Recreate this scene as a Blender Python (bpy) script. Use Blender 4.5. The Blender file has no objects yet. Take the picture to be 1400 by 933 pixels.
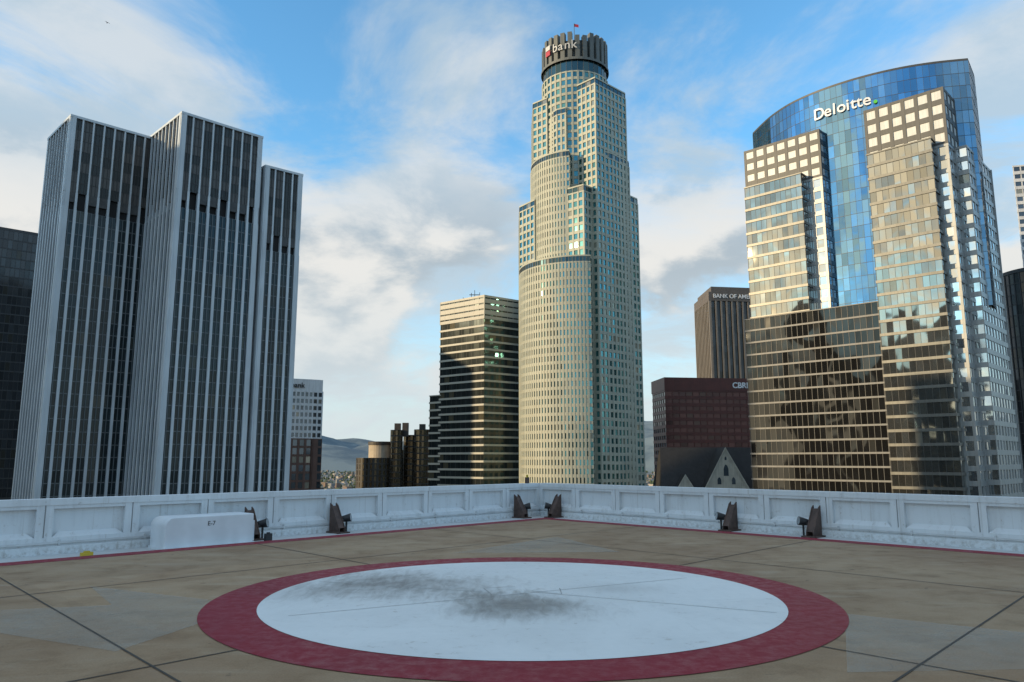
import bpy, bmesh, math, random
from mathutils import Vector, Matrix, noise
random.seed(7)
rad = math.radians
scene = bpy.context.scene
scene.view_settings.view_transform = 'Standard'
scene.view_settings.look = 'None'
scene.view_settings.exposure = 0
GROUND = -130.0

# ------------------------------------------------------------------ node helpers
class NT:
    def __init__(s, tree):
        s.t = tree; s.n = tree.nodes; s.l = tree.links
    def new(s, typ, **kw):
        n = s.n.new(typ)
        for k, v in kw.items(): setattr(n, k, v)
        return n
    def link(s, a, b): s.l.new(a, b)
    def _set(s, sock, v):
        if v is None: return
        if hasattr(v, 'is_linked') or hasattr(v, 'links'): s.l.new(v, sock)
        else: sock.default_value = v
    def math(s, op, a, b=None, c=None, clamp=False):
        n = s.new('ShaderNodeMath', operation=op); n.use_clamp = clamp
        s._set(n.inputs[0], a); s._set(n.inputs[1], b)
        if c is not None: s._set(n.inputs[2], c)
        return n.outputs[0]
    def vmath(s, op, a, b=None, sc=None):
        n = s.new('ShaderNodeVectorMath', operation=op)
        s._set(n.inputs[0], a); s._set(n.inputs[1], b)
        if sc is not None: s._set(n.inputs['Scale'], sc)
        return n.outputs['Value'] if op in ('DISTANCE', 'LENGTH', 'DOT_PRODUCT') else n.outputs[0]
    def noise(s, vec, scale, detail=4, rough=0.55, dist=0.0, col=False):
        n = s.new('ShaderNodeTexNoise'); s._set(n.inputs['Vector'], vec)
        n.inputs['Scale'].default_value = scale; n.inputs['Detail'].default_value = detail
        n.inputs['Roughness'].default_value = rough; n.inputs['Distortion'].default_value = dist
        return n.outputs['Color'] if col else n.outputs['Fac']
    def ramp(s, v, a, b, c=0.0, d=1.0, smooth=True):
        n = s.new('ShaderNodeMapRange'); n.interpolation_type = 'SMOOTHSTEP' if smooth else 'LINEAR'
        s._set(n.inputs[0], v)
        for i, x in enumerate((a, b, c, d)): n.inputs[i + 1].default_value = x
        return n.outputs[0]
    def mix(s, f, a, b, blend='MIX'):
        n = s.new('ShaderNodeMix', data_type='RGBA', blend_type=blend)
        s._set(n.inputs[0], f)
        for i, v in ((6, a), (7, b)):
            if isinstance(v, (tuple, list)): n.inputs[i].default_value = (*v[:3], 1)
            else: s._set(n.inputs[i], v)
        return n.outputs[2]
    def scale(s, vec, xyz):
        n = s.new('ShaderNodeMapping'); s._set(n.inputs[0], vec); n.inputs['Scale'].default_value = xyz
        return n.outputs[0]

def new_mat(name):
    m = bpy.data.materials.new(name); m.use_nodes = True
    t = NT(m.node_tree)
    return m, t, m.node_tree.nodes['Principled BSDF']

def geo_pos(t): return t.new('ShaderNodeNewGeometry').outputs['Position']

def mat_wall(name, col, rough=0.7, var=0.15, nscale=0.25, metallic=0.0, streak=0.12, bump=0.0):
    m, t, b = new_mat(name)
    pos = geo_pos(t)
    n1 = t.noise(pos, nscale, 2, 0.6)
    n2 = t.noise(t.scale(pos, (2.0, 2.0, 0.12)), 1.0, 1, 0.6)
    f = t.math('ADD', t.ramp(n1, 0.3, 0.7, 1 - var, 1 + var, False), t.ramp(n2, 0.3, 0.7, -streak, streak, False))
    c = t.vmath('SCALE', (*col, ), None, f)
    b.inputs['Roughness'].default_value = rough; b.inputs['Metallic'].default_value = metallic
    t.link(c, b.inputs['Base Color'])
    return m

def mat_glass(name, tint, refl=0.6, rough=0.05, tilt=0.02, wave=0.01, blind=0.1, blindcol=(0.25, 0.24, 0.2), wscale=0.3, spec=0.5):
    """coated facade glass: per-pane tilt, tint and blinds from the pane index held in the UVs"""
    m, t, b = new_mat(name)
    uv = t.new('ShaderNodeUVMap').outputs[0]
    cell = t.vmath('FLOOR', uv)
    wn = t.new('ShaderNodeTexWhiteNoise', noise_dimensions='3D'); t.link(cell, wn.inputs[0])
    pos = geo_pos(t)
    g = t.new('ShaderNodeNewGeometry').outputs['Normal']
    r = t.vmath('SCALE', t.vmath('SUBTRACT', wn.outputs['Color'], (0.5, 0.5, 0.5)), None, tilt)
    w = t.vmath('SCALE', t.vmath('SUBTRACT', t.noise(pos, wscale, 1, 0.5, 0, True), (0.5, 0.5, 0.5)), None, wave)
    nn = t.vmath('NORMALIZE', t.vmath('ADD', g, t.vmath('ADD', r, w)))
    t.link(nn, b.inputs['Normal'])
    k = t.math('MULTIPLY_ADD', wn.outputs['Value'], 0.5, 0.72)
    refc = t.vmath('SCALE', tint, None, k)
    wn2 = t.new('ShaderNodeTexWhiteNoise', noise_dimensions='3D')
    t.link(t.vmath('ADD', cell, (17.3, 5.1, 0.0)), wn2.inputs[0])
    isb = t.math('LESS_THAN', wn2.outputs['Value'], blind)
    t.link(t.mix(isb, refc, blindcol), b.inputs['Base Color'])
    b.inputs['Roughness'].default_value = rough
    t.link(t.math('MULTIPLY_ADD', isb, -0.5 * refl, refl), b.inputs['Metallic'])
    b.inputs['IOR'].default_value = 1.5
    b.inputs['Specular IOR Level'].default_value = spec
    return m

# ------------------------------------------------------------------ mesh builder
class MB:
    def __init__(s): s.v = []; s.f = []; s.m = []; s.uv = []; s.mats = []
    def mi(s, mat):
        if mat not in s.mats: s.mats.append(mat)
        return s.mats.index(mat)
    def poly(s, pts, mat, uvs=None):
        i = len(s.v); s.v.extend([tuple(p) for p in pts]); s.f.append(tuple(range(i, i + len(pts))))
        s.m.append(s.mi(mat)); s.uv.extend(uvs if uvs else [(0.5, 0.5)] * len(pts))
    def fbox(s, A, d, u0, u1, z0, z1, n0, n1, mat):
        """box in a facade frame: A origin, d unit direction along the wall, outward normal to its right"""
        nx, ny = d[1], -d[0]
        def P(u, n, z): return (A[0] + d[0] * u + nx * n, A[1] + d[1] * u + ny * n, z)
        s.poly([P(u0, n1, z0), P(u1, n1, z0), P(u1, n1, z1), P(u0, n1, z1)], mat)
        s.poly([P(u0, n0, z0), P(u0, n1, z0), P(u0, n1, z1), P(u0, n0, z1)], mat)
        s.poly([P(u1, n1, z0), P(u1, n0, z0), P(u1, n0, z1), P(u1, n1, z1)], mat)
        s.poly([P(u0, n1, z1), P(u1, n1, z1), P(u1, n0, z1), P(u0, n0, z1)], mat)
        s.poly([P(u0, n0, z0), P(u1, n0, z0), P(u1, n1, z0), P(u0, n1, z0)], mat)
        s.poly([P(u1, n0, z0), P(u0, n0, z0), P(u0, n0, z1), P(u1, n0, z1)], mat)
    def box(s, x0, x1, y0, y1, z0, z1, mat): s.fbox((x0, y0), (1, 0), 0, x1 - x0, z0, z1, -(y1 - y0), 0, mat)
    def prism(s, poly, z0, z1, mat, cap=True):
        n = len(poly)
        for i in range(n):
            A, B = poly[i], poly[(i + 1) % n]
            L = math.dist(A, B)
            s.poly([(*A, z0), (*B, z0), (*B, z1), (*A, z1)], mat, [(0, z0), (L, z0), (L, z1), (0, z1)])
        if cap: s.poly([(*p, z1) for p in poly], mat)
    def facade(s, poly, z0, z1, st, skip=(), roof=None):
        n = len(poly); off = 0
        fh = st['floor']; nf = max(1, round((z1 - z0) / fh)); fh = (z1 - z0) / nf
        for i in range(n):
            A, B = poly[i], poly[(i + 1) % n]
            L = math.dist(A, B)
            if L < 0.05: continue
            d = ((B[0] - A[0]) / L, (B[1] - A[1]) / L)
            nb = max(1, round(L / st['bay'])); bw = L / nb
            s.poly([(*A, z0), (*B, z0), (*B, z1), (*A, z1)], st['glass'],
                   [(off, 0), (off + nb, 0), (off + nb, nf), (off, nf)])
            off += nb + 3
            if i in skip: continue
            pw, pd = st.get('pw', 0), st.get('pd', 0.2)
            if pw:
                arc = L < st['bay'] * 1.6
                for j in range(nb + 1):
                    if arc and j == nb: continue
                    u0 = max(0, j * bw - pw / 2) if not arc else -pw / 2; u1 = j * bw + pw / 2
                    if j == nb: u1 = L + pd
                    s.fbox(A, d, u0, u1, z0, z1 + 0.011, -0.05, pd, st['pier'])
            if st.get('mw'):
                mn = st.get('mn', 2)
                for j in range(nb * mn):
                    if j % mn == 0: continue
                    u = j * bw / mn
                    s.fbox(A, d, u - st['mw'] / 2, u + st['mw'] / 2, z0, z1, -0.05, st.get('md', 0.12), st.get('mull', st.get('pier')))
            sh, sd = st.get('sh', 0), st.get('sd', 0.15)
            if sh:
                for k in range(nf + 1):
                    za = z0 + k * fh - sh / 2; zb = za + sh
                    if k == 0: za = z0
                    if k == nf: zb = z1
                    s.fbox(A, d, 0, L + sd, za, zb, -0.05, sd, st['span'])
        s.poly([(*p, z1 - 0.02) for p in poly], roof or st.get('span') or st['glass'])
    def obj(s, name, parent=None):
        me = bpy.data.meshes.new(name); me.from_pydata(s.v, [], s.f)
        for m in s.mats: me.materials.append(m)
        me.polygons.foreach_set('material_index', s.m)
        ul = me.uv_layers.new(name='UVMap')
        ul.data.foreach_set('uv', [c for uv in s.uv for c in uv])
        me.update()
        o = bpy.data.objects.new(name, me); scene.collection.objects.link(o)
        if parent: o.parent = parent
        return o

def empty(name, loc=(0, 0, 0)):
    o = bpy.data.objects.new(name, None); o.location = loc; o.empty_display_size = 1
    scene.collection.objects.link(o); return o
def link_obj(name, me, parent=None):
    o = bpy.data.objects.new(name, me); scene.collection.objects.link(o)
    if parent: o.parent = parent
    return o
def lettering(name, txt, loc, d, size, mat, parent, extrude=0.08, bold=0.0, align='LEFT'):
    cu = bpy.data.curves.new(name, 'FONT'); cu.body = txt; cu.size = size; cu.extrude = extrude; cu.offset = bold
    cu.align_x = align; cu.materials.append(mat)
    o = bpy.data.objects.new(name, cu); scene.collection.objects.link(o)
    dx = Vector((d[0], d[1], 0)).normalized(); up = Vector((0, 0, 1)); nz = dx.cross(up)
    M = Matrix((dx, up, nz)).transposed().to_4x4(); M.translation = Vector(loc)
    o.matrix_world = M
    if parent: o.parent = parent
    return o
def box_poly(o, u, lu, v, lv):
    """ccw footprint from near corner o, right-going u and left-going v"""
    o = Vector(o); u = Vector(u).normalized(); v = Vector(v).normalized()
    return [tuple(o), tuple(o + u * lu), tuple(o + u * lu + v * lv), tuple(o + v * lv)]
def arc(c, r, a0, a1, n): return [(c[0] + r * math.cos(rad(a0 + (a1 - a0) * i / n)), c[1] + r * math.sin(rad(a0 + (a1 - a0) * i / n))) for i in range(n + 1)]

# ------------------------------------------------------------------ light
SUN_DIR = Vector((-0.965, -0.26, 0.0)).normalized()
SUN_EL = rad(13)
sv = Vector((SUN_DIR.x * math.cos(SUN_EL), SUN_DIR.y * math.cos(SUN_EL), math.sin(SUN_EL)))
sl = bpy.data.lights.new('sun', 'SUN'); sl.energy = 4.6; sl.angle = rad(0.6); sl.color = (1.0, 0.76, 0.44)
so = bpy.data.objects.new('sun', sl); scene.collection.objects.link(so)
so.rotation_euler = sv.to_track_quat('Z', 'Y').to_euler(); so.location = (-60, -60, 60)

w = bpy.data.worlds.new('World'); scene.world = w; w.use_nodes = True
t = NT(w.node_tree); bg = w.node_tree.nodes['Background']
sky = t.new('ShaderNodeTexSky', sky_type='NISHITA'); sky.sun_disc = False
sky.sun_elevation = SUN_EL; sky.sun_rotation = math.atan2(SUN_DIR.x, SUN_DIR.y)
sky.altitude = 100; sky.air_density = 1.0; sky.dust_density = 0.3; sky.ozone_density = 1.5
D = t.vmath('NORMALIZE', t.new('ShaderNodeTexCoord').outputs['Generated'])
sep = t.new('ShaderNodeSeparateXYZ'); t.link(D, sep.inputs[0]); X, Y, Z = sep.outputs
def direction(b, e):   # bearing tangent, elevation tangent
    return tuple(Vector((b, 1, e)).normalized())
zz = t.math('ADD', t.math('MAXIMUM', Z, 0.0), 0.22)
cmb = t.new('ShaderNodeCombineXYZ'); t.link(t.math('DIVIDE', X, zz), cmb.inputs[0]); t.link(t.math('DIVIDE', Y, zz), cmb.inputs[1])
cmb.inputs[2].default_value = 3.7
n1 = t.noise(cmb.outputs[0], 1.7, 7, 0.62, 0.5)
sv2 = t.scale(D, (1.0, 1.0, 1.9))
n2 = t.noise(t.vmath('ADD', sv2, (4.3, 1.2, 0.4)), 3.8, 8, 0.6, 0.2)
n2b = t.noise(t.vmath('ADD', sv2, (4.3, 1.2, 0.49)), 3.8, 3, 0.55, 0.2)
bias = None
for (bb, ee, rr, aa) in [(-0.10, 0.33, 0.16, 0.24), (-0.25, 0.27, 0.16, 0.20), (0.25, 0.30, 0.16, 0.2), (-0.62, 0.50, 0.36, 0.12),
                         (-0.15, 0.60, 0.22, 0.15), (-0.25, 0.13, 0.16, 0.15), (-0.68, 0.30, 0.25, 0.2), (0.65, 0.25, 0.2, 0.15),
                         (-0.27, 0.45, 0.12, -0.10), (0.35, 0.68, 0.32, -0.18), (-0.42, 0.76, 0.16, -0.14), (0.24, 0.50, 0.16, 0.14)]:
    dd = t.vmath('DISTANCE', D, direction(bb, ee))
    g = t.ramp(dd, 0.0, rr, aa, 0.0)
    bias = g if bias is None else t.math('ADD', bias, g)
m1 = t.ramp(t.math('ADD', n1, t.math('MULTIPLY', bias, 0.9)), 0.41, 0.66)
m1 = t.math('MAXIMUM', m1, t.ramp(Z, 0.62, 0.85))  # unseen bright cloud veil added overhead to lift light on the deck
m1 = t.math('MULTIPLY', m1, 0.88)
low = t.ramp(Z, 0.42, 0.24)
m2 = t.math('MULTIPLY', t.ramp(t.math('ADD', n2, bias), 0.49, 0.65), low)
shade = t.ramp(t.math('SUBTRACT', n2, n2b), -0.10, 0.07)
skyc = t.vmath('MULTIPLY', sky.outputs[0], (1.15, 1.95, 2.25))
vcol = t.mix(t.ramp(n2, 0.38, 0.62), (3.4, 4.15, 4.7), (4.7, 5.0, 5.15))
c = t.mix(m1, skyc, vcol)
cumc = t.mix(shade, (2.8, 3.35, 3.8), (5.7, 5.6, 5.35))
c = t.mix(m2, c, cumc)
haze = t.ramp(Z, 0.02, 0.32, 0.92, 0.0)
c = t.mix(haze, c, (4.5, 5.0, 5.2))
ds = t.vmath('DISTANCE', D, tuple(Vector((-0.87, -0.48, 0.2)).normalized()))
glow = t.math('MULTIPLY', t.ramp(ds, 0.75, 0.05), t.ramp(n2, 0.40, 0.60))
c = t.mix(glow, c, (11.0, 9.4, 6.6))
below = t.ramp(Z, -0.02, -0.12)
c = t.mix(below, c, (0.9, 0.95, 1.0))
t.link(c, bg.inputs[0]); bg.inputs[1].default_value = 0.15

# ------------------------------------------------------------------ camera
cd = bpy.data.cameras.new('camera'); cam = bpy.data.objects.new('camera', cd); scene.collection.objects.link(cam)
cd.sensor_width = 36; cd.lens = 26.49; cd.clip_end = 60000; cd.clip_start = 0.1
cam.location = (0, 0, 2.0); cam.rotation_euler = (rad(90 + 9.02), 0, 0); scene.camera = cam

# ================================================================== HELIPAD ROOF
C = Vector((1.17, 27.4)); a = Vector((-0.685, -0.7286)).normalized(); b_ = Vector((0.683, -0.730)).normalized()
W = Vector((1.05, 29.4))
def dk(p, q): v = C + a * p + b_ * q; return (v.x, v.y)
dl = (-a.x, -a.y)

m_deck, t, b = new_mat('deck_concrete')
pos = geo_pos(t)
rel = t.vmath('SUBTRACT', pos, (C.x, C.y, 0))
sp = t.math('FLOOR', t.math('DIVIDE', t.math('ADD', t.vmath('DOT_PRODUCT', rel, (a.x, a.y, 0)), -0.05), 5.6))
sq = t.math('FLOOR', t.math('DIVIDE', t.math('ADD', t.vmath('DOT_PRODUCT', rel, (b_.x, b_.y, 0)), 1.0), 5.5))
cx_ = t.new('ShaderNodeCombineXYZ'); t.link(sp, cx_.inputs[0]); t.link(sq, cx_.inputs[1])
wn = t.new('ShaderNodeTexWhiteNoise', noise_dimensions='3D'); t.link(cx_.outputs[0], wn.inputs[0])
n_l = t.noise(pos, 0.22, 5, 0.62, 0.4); n_m = t.noise(pos, 1.4, 5, 0.65, 0.2); n_f = t.noise(pos, 45, 2, 0.6)
c = t.mix(t.ramp(n_l, 0.35, 0.65), (0.285, 0.180, 0.097), (0.385, 0.268, 0.158))
c = t.mix(t.ramp(n_m, 0.45, 0.75, 0, 0.6), c, (0.19, 0.122, 0.070))
c = t.mix(t.ramp(t.noise(t.scale(pos, (0.6, 2.5, 1)), 0.9, 4, 0.6, 0.5), 0.52, 0.72, 0, 0.55), c, (0.44, 0.345, 0.235))
c = t.mix(t.ramp(n_f, 0.3, 0.7, 0.0, 0.3), c, (0.14, 0.09, 0.05))
spots = t.noise(pos, 3.1, 3, 0.5, 1.0)
c = t.mix(t.ramp(spots, 0.66, 0.74, 0, 0.5), c, (0.10, 0.07, 0.045))
c = t.vmath('SCALE', c, None, t.math('MULTIPLY_ADD', wn.outputs['Value'], 0.16, 0.92))
t.link(c, b.inputs['Base Color']); t.link(t.ramp(n_m, 0.3, 0.7, 0.65, 0.9), b.inputs['Roughness'])
b.inputs['Specular IOR Level'].default_value = 0.35
bn = t.new('ShaderNodeBump'); bn.inputs['Strength'].default_value = 0.35; bn.inputs['Distance'].default_value = 0.01
t.link(t.noise(pos, 30, 3), bn.inputs['Height']); t.link(bn.outputs[0], b.inputs['Normal'])

def mat_paint(name, col, under, wear=0.3, stains=(), stainc=(0.05, 0.05, 0.05), dirt=0.3, alpha=False, spec=0.5, fine=6):
    m, t, b = new_mat(name); pos = geo_pos(t)
    n1 = t.noise(pos, 0.5, 4, 0.6, 0.5); n2 = t.noise(pos, fine, 6, 0.7, 0.2); n3 = t.noise(t.scale(pos, (3, 0.8, 1)), 2.2, 5, 0.65, 0.6)
    c = t.mix(t.ramp(n1, 0.35, 0.7, 0, dirt), col, tuple(x * 0.62 for x in col))
    c = t.mix(t.ramp(n3, 0.55, 0.75, 0, dirt), c, tuple(x * 0.75 for x in col))
    c = t.mix(t.math('MULTIPLY', t.ramp(n2, 0.58, 0.68), t.ramp(n1, 0.40, 0.65, 0.0, wear)), c, under)
    for (x, y, rx, ry, s) in stains:
        mp = t.new('ShaderNodeMapping'); mp.vector_type = 'POINT'
        t.link(pos, mp.inputs[0]); mp.inputs['Location'].default_value = (-x / rx, -y / ry, 0)
        mp.inputs['Scale'].default_value = (1 / rx, 1 / ry, 0)
        dd = t.vmath('LENGTH', mp.outputs[0])
        dd = t.math('ADD', dd, t.ramp(n1, 0.2, 0.8, -0.6, 0.6, False))
        dd = t.math('ADD', dd, t.ramp(n2, 0.2, 0.8, -0.14, 0.14, False))
        dd = t.math('ADD', dd, t.ramp(n3, 0.2, 0.8, -0.4, 0.4, False))
        f = t.ramp(dd, 1.3, -0.2, 0, s)
        c = t.mix(f, c, stainc)
    t.link(c, b.inputs['Base Color']); t.link(t.ramp(n2, 0.3, 0.7, 0.45, 0.75), b.inputs['Roughness'])
    b.inputs['Specular IOR Level'].default_value = spec
    bn = t.new('ShaderNodeBump'); bn.inputs['Strength'].default_value = 0.2; bn.inputs['Distance'].default_value = 0.005
    t.link(t.noise(pos, 35, 3), bn.inputs['Height']); t.link(bn.outputs[0], b.inputs['Normal'])
    if alpha:   # worn film: thin everywhere, a little thicker in patches
        t.link(t.math('MULTIPLY', t.ramp(n1, 0.3, 0.7, 0.22, 0.50), t.ramp(n2, 0.25, 0.65, 0.6, 1.0)), b.inputs['Alpha'])
    return m
m_white = mat_paint('white_deck_paint', (0.72, 0.745, 0.735), (0.35, 0.31, 0.25), 0.6,
                    [(-1.75, 12.7, 1.9, 1.6, 0.9), (0.15, 10.9, 1.2, 1.15, 0.85), (-2.9, 12.2, 1.2, 1.1, 0.5), (1.6, 12.3, 0.9, 0.6, 0.3)], (0.16, 0.148, 0.13), 0.28)
m_red = mat_paint('red_deck_paint', (0.235, 0.008, 0.021), (0.12, 0.05, 0.045), 0.3, dirt=0.35, spec=0.3)
m_ghost = mat_paint('faded_paint', (0.52, 0.48, 0.40), (0.40, 0.33, 0.24), 0.5, dirt=0.3, alpha=True)
m_joint = mat_wall('joint_sealant', (0.06, 0.05, 0.04), 0.9)
m_joint2 = mat_wall('painted_joint', (0.36, 0.36, 0.35), 0.8)
m_gutter = mat_paint('gutter_paint', (0.54, 0.57, 0.58), (0.40, 0.38, 0.35), 0.4, dirt=0.45, fine=3)

mb = MB()
mb.poly([(*dk(60, 0.0), 0), (*dk(60, 60), 0), (*dk(0, 60), 0), (*dk(0, 0), 0)], m_deck)
mb.obj('helipad_deck')
mb = MB()
mb.poly([(*dk(62, -1.9), -0.06), (*dk(62, 0), -0.06), (*dk(-1.9, 0), -0.06), (*dk(-1.9, -1.9), -0.06)], m_gutter)
mb.poly([(*dk(0, 0), -0.061), (*dk(0, 62), -0.061), (*dk(-1.9, 62), -0.061), (*dk(-1.9, 0), -0.061)], m_gutter)
for A, B in ((dk(60, 0), dk(0, 0)), (dk(0, 0), dk(0, 60))):
    mb.poly([(*A, -0.06), (*B, -0.06), (*B, 0), (*A, 0)], m_gutter)
mb.obj('roof_gutter')
mb = MB()
rw = 0.52
mb.poly([(*dk(60, 0.02), 0.004), (*dk(60, 0.02 + rw), 0.004), (*dk(0.02 + rw, 0.02 + rw), 0.004), (*dk(0.02, 0.02), 0.004)], m_red)
mb.poly([(*dk(0.02, 0.02), 0.004), (*dk(0.02 + rw, 0.02 + rw), 0.004), (*dk(0.02 + rw, 60), 0.004), (*dk(0.02, 60), 0.004)], m_red)
cc = (0.14, 11.74)
N = 128
ro = arc(cc, 4.49, 0, 360, N); ri = arc(cc, 3.76, 0, 360, N)
for i in range(N):
    mb.poly([(*ri[i], 0.008), (*ro[i], 0.008), (*ro[i + 1], 0.008), (*ri[i + 1], 0.008)], m_red)
mb.poly([(*p, 0.012) for p in ri[:-1]], m_white)
mb.obj('helipad_markings')
mb = MB()
mb.poly([(-8.2, 10.3, 0.0045), (-4.2, 8.4, 0.0045), (-3.6, 11.0, 0.0045), (-6.8, 12.6, 0.0045), (-5.6, 11.0, 0.0045)], m_ghost)
mb.poly([(3.2, 7.6, 0.0045), (8.0, 7.9, 0.0045), (6.6, 8.9, 0.0045), (4.4, 10.4, 0.0045)], m_ghost)
mb.poly([(-1.3, 17.0, 0.0045), (2.4, 17.2, 0.0045), (1.2, 20.6, 0.0045)], m_ghost)
mb.obj('faded_deck_marking')
mb = MB()
def strip(P, Q, w_, z, mat):
    P = Vector(P); Q = Vector(Q); d = (Q - P).normalized(); n = Vector((-d.y, d.x)) * w_ / 2
    mb.poly([(*(P - n), z), (*(Q - n), z), (*(Q + n), z), (*(P + n), z)], mat)
for p in (5.65, 11.25, 16.85, 22.5, 28.1): strip(dk(p, 0.56), dk(p, 60), 0.026, 0.0065, m_joint)
for q in (4.5, 10.0, 15.5, 21.0, 26.5): strip(dk(0.56, q), dk(60, q), 0.026, 0.0068, m_joint)
for P, Q in (((-0.45, 12.35), (-0.3, 11.75)), ((0.75, 12.35), (0.75, 11.8)), ((-0.45, 12.35), (0.05, 12.5)), ((0.3, 12.1), (0.75, 11.8)),
             ((-3.2, 13.0), (-0.45, 12.0)), ((0.3, 12.0), (3.5, 10.4)), ((-2.9, 10.2), (3.0, 13.4))):
    strip(P, Q, 0.014, 0.0165, m_joint2)
mb.obj('deck_joints')

# parapet --------------------------------------------------------
m_par, t, b = new_mat('parapet_white')
pos = geo_pos(t)
n1 = t.noise(t.scale(pos, (2.5, 2.5, 0.35)), 1.5, 5, 0.65, 0.3); n2 = t.noise(pos, 9, 5, 0.7)
c = t.mix(t.ramp(n1, 0.45, 0.75, 0, 0.55), (0.68, 0.71, 0.725), (0.49, 0.50, 0.50))
c = t.mix(t.math('MULTIPLY', t.ramp(n2, 0.58, 0.68), t.ramp(n1, 0.4, 0.7, 0.05, 0.6)), c, (0.34, 0.30, 0.26))
n5 = t.noise(t.scale(pos, (9, 9, 0.25)), 1.0, 3, 0.6)
c = t.mix(t.ramp(n5, 0.60, 0.74, 0, 0.4), c, (0.38, 0.35, 0.31))
sz = t.new('ShaderNodeSeparateXYZ'); t.link(pos, sz.inputs[0])
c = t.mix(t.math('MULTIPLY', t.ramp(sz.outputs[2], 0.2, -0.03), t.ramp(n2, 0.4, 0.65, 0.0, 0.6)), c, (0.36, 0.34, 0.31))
t.link(c, b.inputs['Base Color']); b.inputs['Roughness'].default_value = 0.6
m_pipe = mat_wall('painted_conduit', (0.54, 0.555, 0.56), 0.5, 0.12, 3)
m_seam = mat_wall('panel_seam', (0.28, 0.28, 0.28), 0.8, 0.12, 3)
m_steel = mat_wall('rusted_steel', (0.075, 0.045, 0.035), 0.65, 0.35, 6)
m_black = mat_wall('black_housing', (0.02, 0.02, 0.022), 0.45, 0.2, 6)
m_lens = mat_wall('lamp_lens', (0.25, 0.27, 0.28), 0.15, 0.1, 6)
H = 1.15
def parapet(mb, A, d, L, bay=1.86):
    n = int(round(L / bay))
    mb.fbox(A, d, 0, L, -6, 0.12, -0.34, 0.10, m_par)
    mb.fbox(A, d, 0, L, 0.12, 0.30, -0.34, 0.02, m_par)
    mb.fbox(A, d, 0, L, 0.30, H - 0.14, -0.30, -0.10, m_par)
    mb.fbox(A, d, 0, L, H - 0.14, H, -0.34, 0.03, m_par)
    for i in range(n):
        u = i * bay
        mb.fbox(A, d, u + 0.012, u + 0.17, 0.30, H - 0.14, -0.12, 0.015, m_par)
        mb.fbox(A, d, u + bay - 0.17, u + bay - 0.012, 0.30, H - 0.14, -0.12, 0.015, m_par)
        mb.fbox(A, d, u + 0.17, u + bay - 0.17, H - 0.22, H - 0.14, -0.12, 0.008, m_par)
        nx, ny = d[1], -d[0]
        def P(uu, nn, z): return (A[0] + d[0] * uu + nx * nn, A[1] + d[1] * uu + ny * nn, z)
        mb.poly([P(u + 0.17, 0.01, 0.30), P(u + bay - 0.17, 0.01, 0.30), P(u + bay - 0.32, -0.099, 0.42), P(u + 0.32, -0.099, 0.42)], m_par)
        mb.fbox(A, d, u + bay - 0.008, u + bay + 0.008, 0.31, H - 0.01, -0.1, 0.004, m_seam)
        mb.fbox(A, d, u + 0.3, u + 0.34, 0.13, 0.25, 0.0, 0.075, m_pipe)
    mb.fbox(A, d, 0, L, 0.165, 0.205, 0.025, 0.065, m_pipe)
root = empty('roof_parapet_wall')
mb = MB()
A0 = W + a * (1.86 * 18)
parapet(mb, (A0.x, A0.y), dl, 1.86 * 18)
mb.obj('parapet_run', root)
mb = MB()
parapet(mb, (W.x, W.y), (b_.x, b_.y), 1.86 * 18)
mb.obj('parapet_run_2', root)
def bracket(name, wall, s, flip):
    if wall == 'L': o = W + a * s; d = Vector(dl)
    else: o = W + b_ * s; d = b_.copy()
    n = Vector((d.y, -d.x))
    r = empty(name, (0, 0, 0))
    mb = MB()
    def P(u, nn, z): v = o + d * u + n * nn; return (v.x, v.y, z)
    for u0 in (-0.11, 0.08):
        prof = [(0.12, -0.05), (0.62, -0.05), (0.62, 0.08), (0.22, 0.72), (0.12, 0.78)]
        L_ = [P(u0, x, z) for x, z in prof]; R_ = [P(u0 + 0.03, x, z) for x, z in prof]
        mb.poly(L_, m_steel); mb.poly(R_[::-1], m_steel)
        for i in range(5):
            j = (i + 1) % 5; mb.poly([L_[i], R_[i], R_[j], L_[j]], m_steel)
    mb.poly([P(-0.08, 0.60, 0.09), P(0.08, 0.60, 0.09), P(0.08, 0.21, 0.70), P(-0.08, 0.21, 0.70)], m_steel)
    mb.fbox((o.x, o.y), d, -0.2, 0.2, -0.06, -0.02, 0.05, 0.72, m_steel)
    mb.obj('gusset', r)
    bm = bmesh.new()
    bmesh.ops.create_cone(bm, cap_ends=True, segments=20, radius1=0.085, radius2=0.12, depth=0.26)
    me = bpy.data.meshes.new('lamp_head'); bm.to_mesh(me); bm.free(); me.materials.append(m_black)
    h = link_obj('lamp_head', me, r)
    s_ = -1 if flip else 1
    v = o + d * (0.27 * s_) + n * 0.42
    aim = (n * 1.0 + d * 0.9 * s_).to_3d() + Vector((0, 0, 0.25))
    h.rotation_euler = aim.to_track_quat('Z', 'Y').to_euler(); h.location = (v.x, v.y, 0.34)
    bm = bmesh.new(); bmesh.ops.create_circle(bm, cap_ends=True, segments=20, radius=0.105)
    me = bpy.data.meshes.new('lamp_lens'); bm.to_mesh(me); bm.free(); me.materials.append(m_lens)
    l = link_obj('lamp_lens', me, h); l.location = (0, 0, 0.132)
    mb = MB()
    mb.fbox((o.x, o.y), d, 0.27 * s_ - 0.02, 0.27 * s_ + 0.02, -0.06, 0.3, 0.40, 0.44, m_black)
    mb.fbox((o.x, o.y), d, min(0.1 * s_, 0.29 * s_), max(0.1 * s_, 0.29 * s_), 0.28, 0.32, 0.39, 0.45, m_black)
    mb.obj('yoke', r)
for i, (wl, s, fl) in enumerate((('L', 11.95, False), ('L', 9.3, False), ('L', 1.45, False), ('R', 1.15, True), ('R', 8.37, True), ('R', 10.94, True), ('L', 22.0, False), ('R', 18.0, True))):
    bracket('floodlight_bracket', wl, s, fl)

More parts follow.
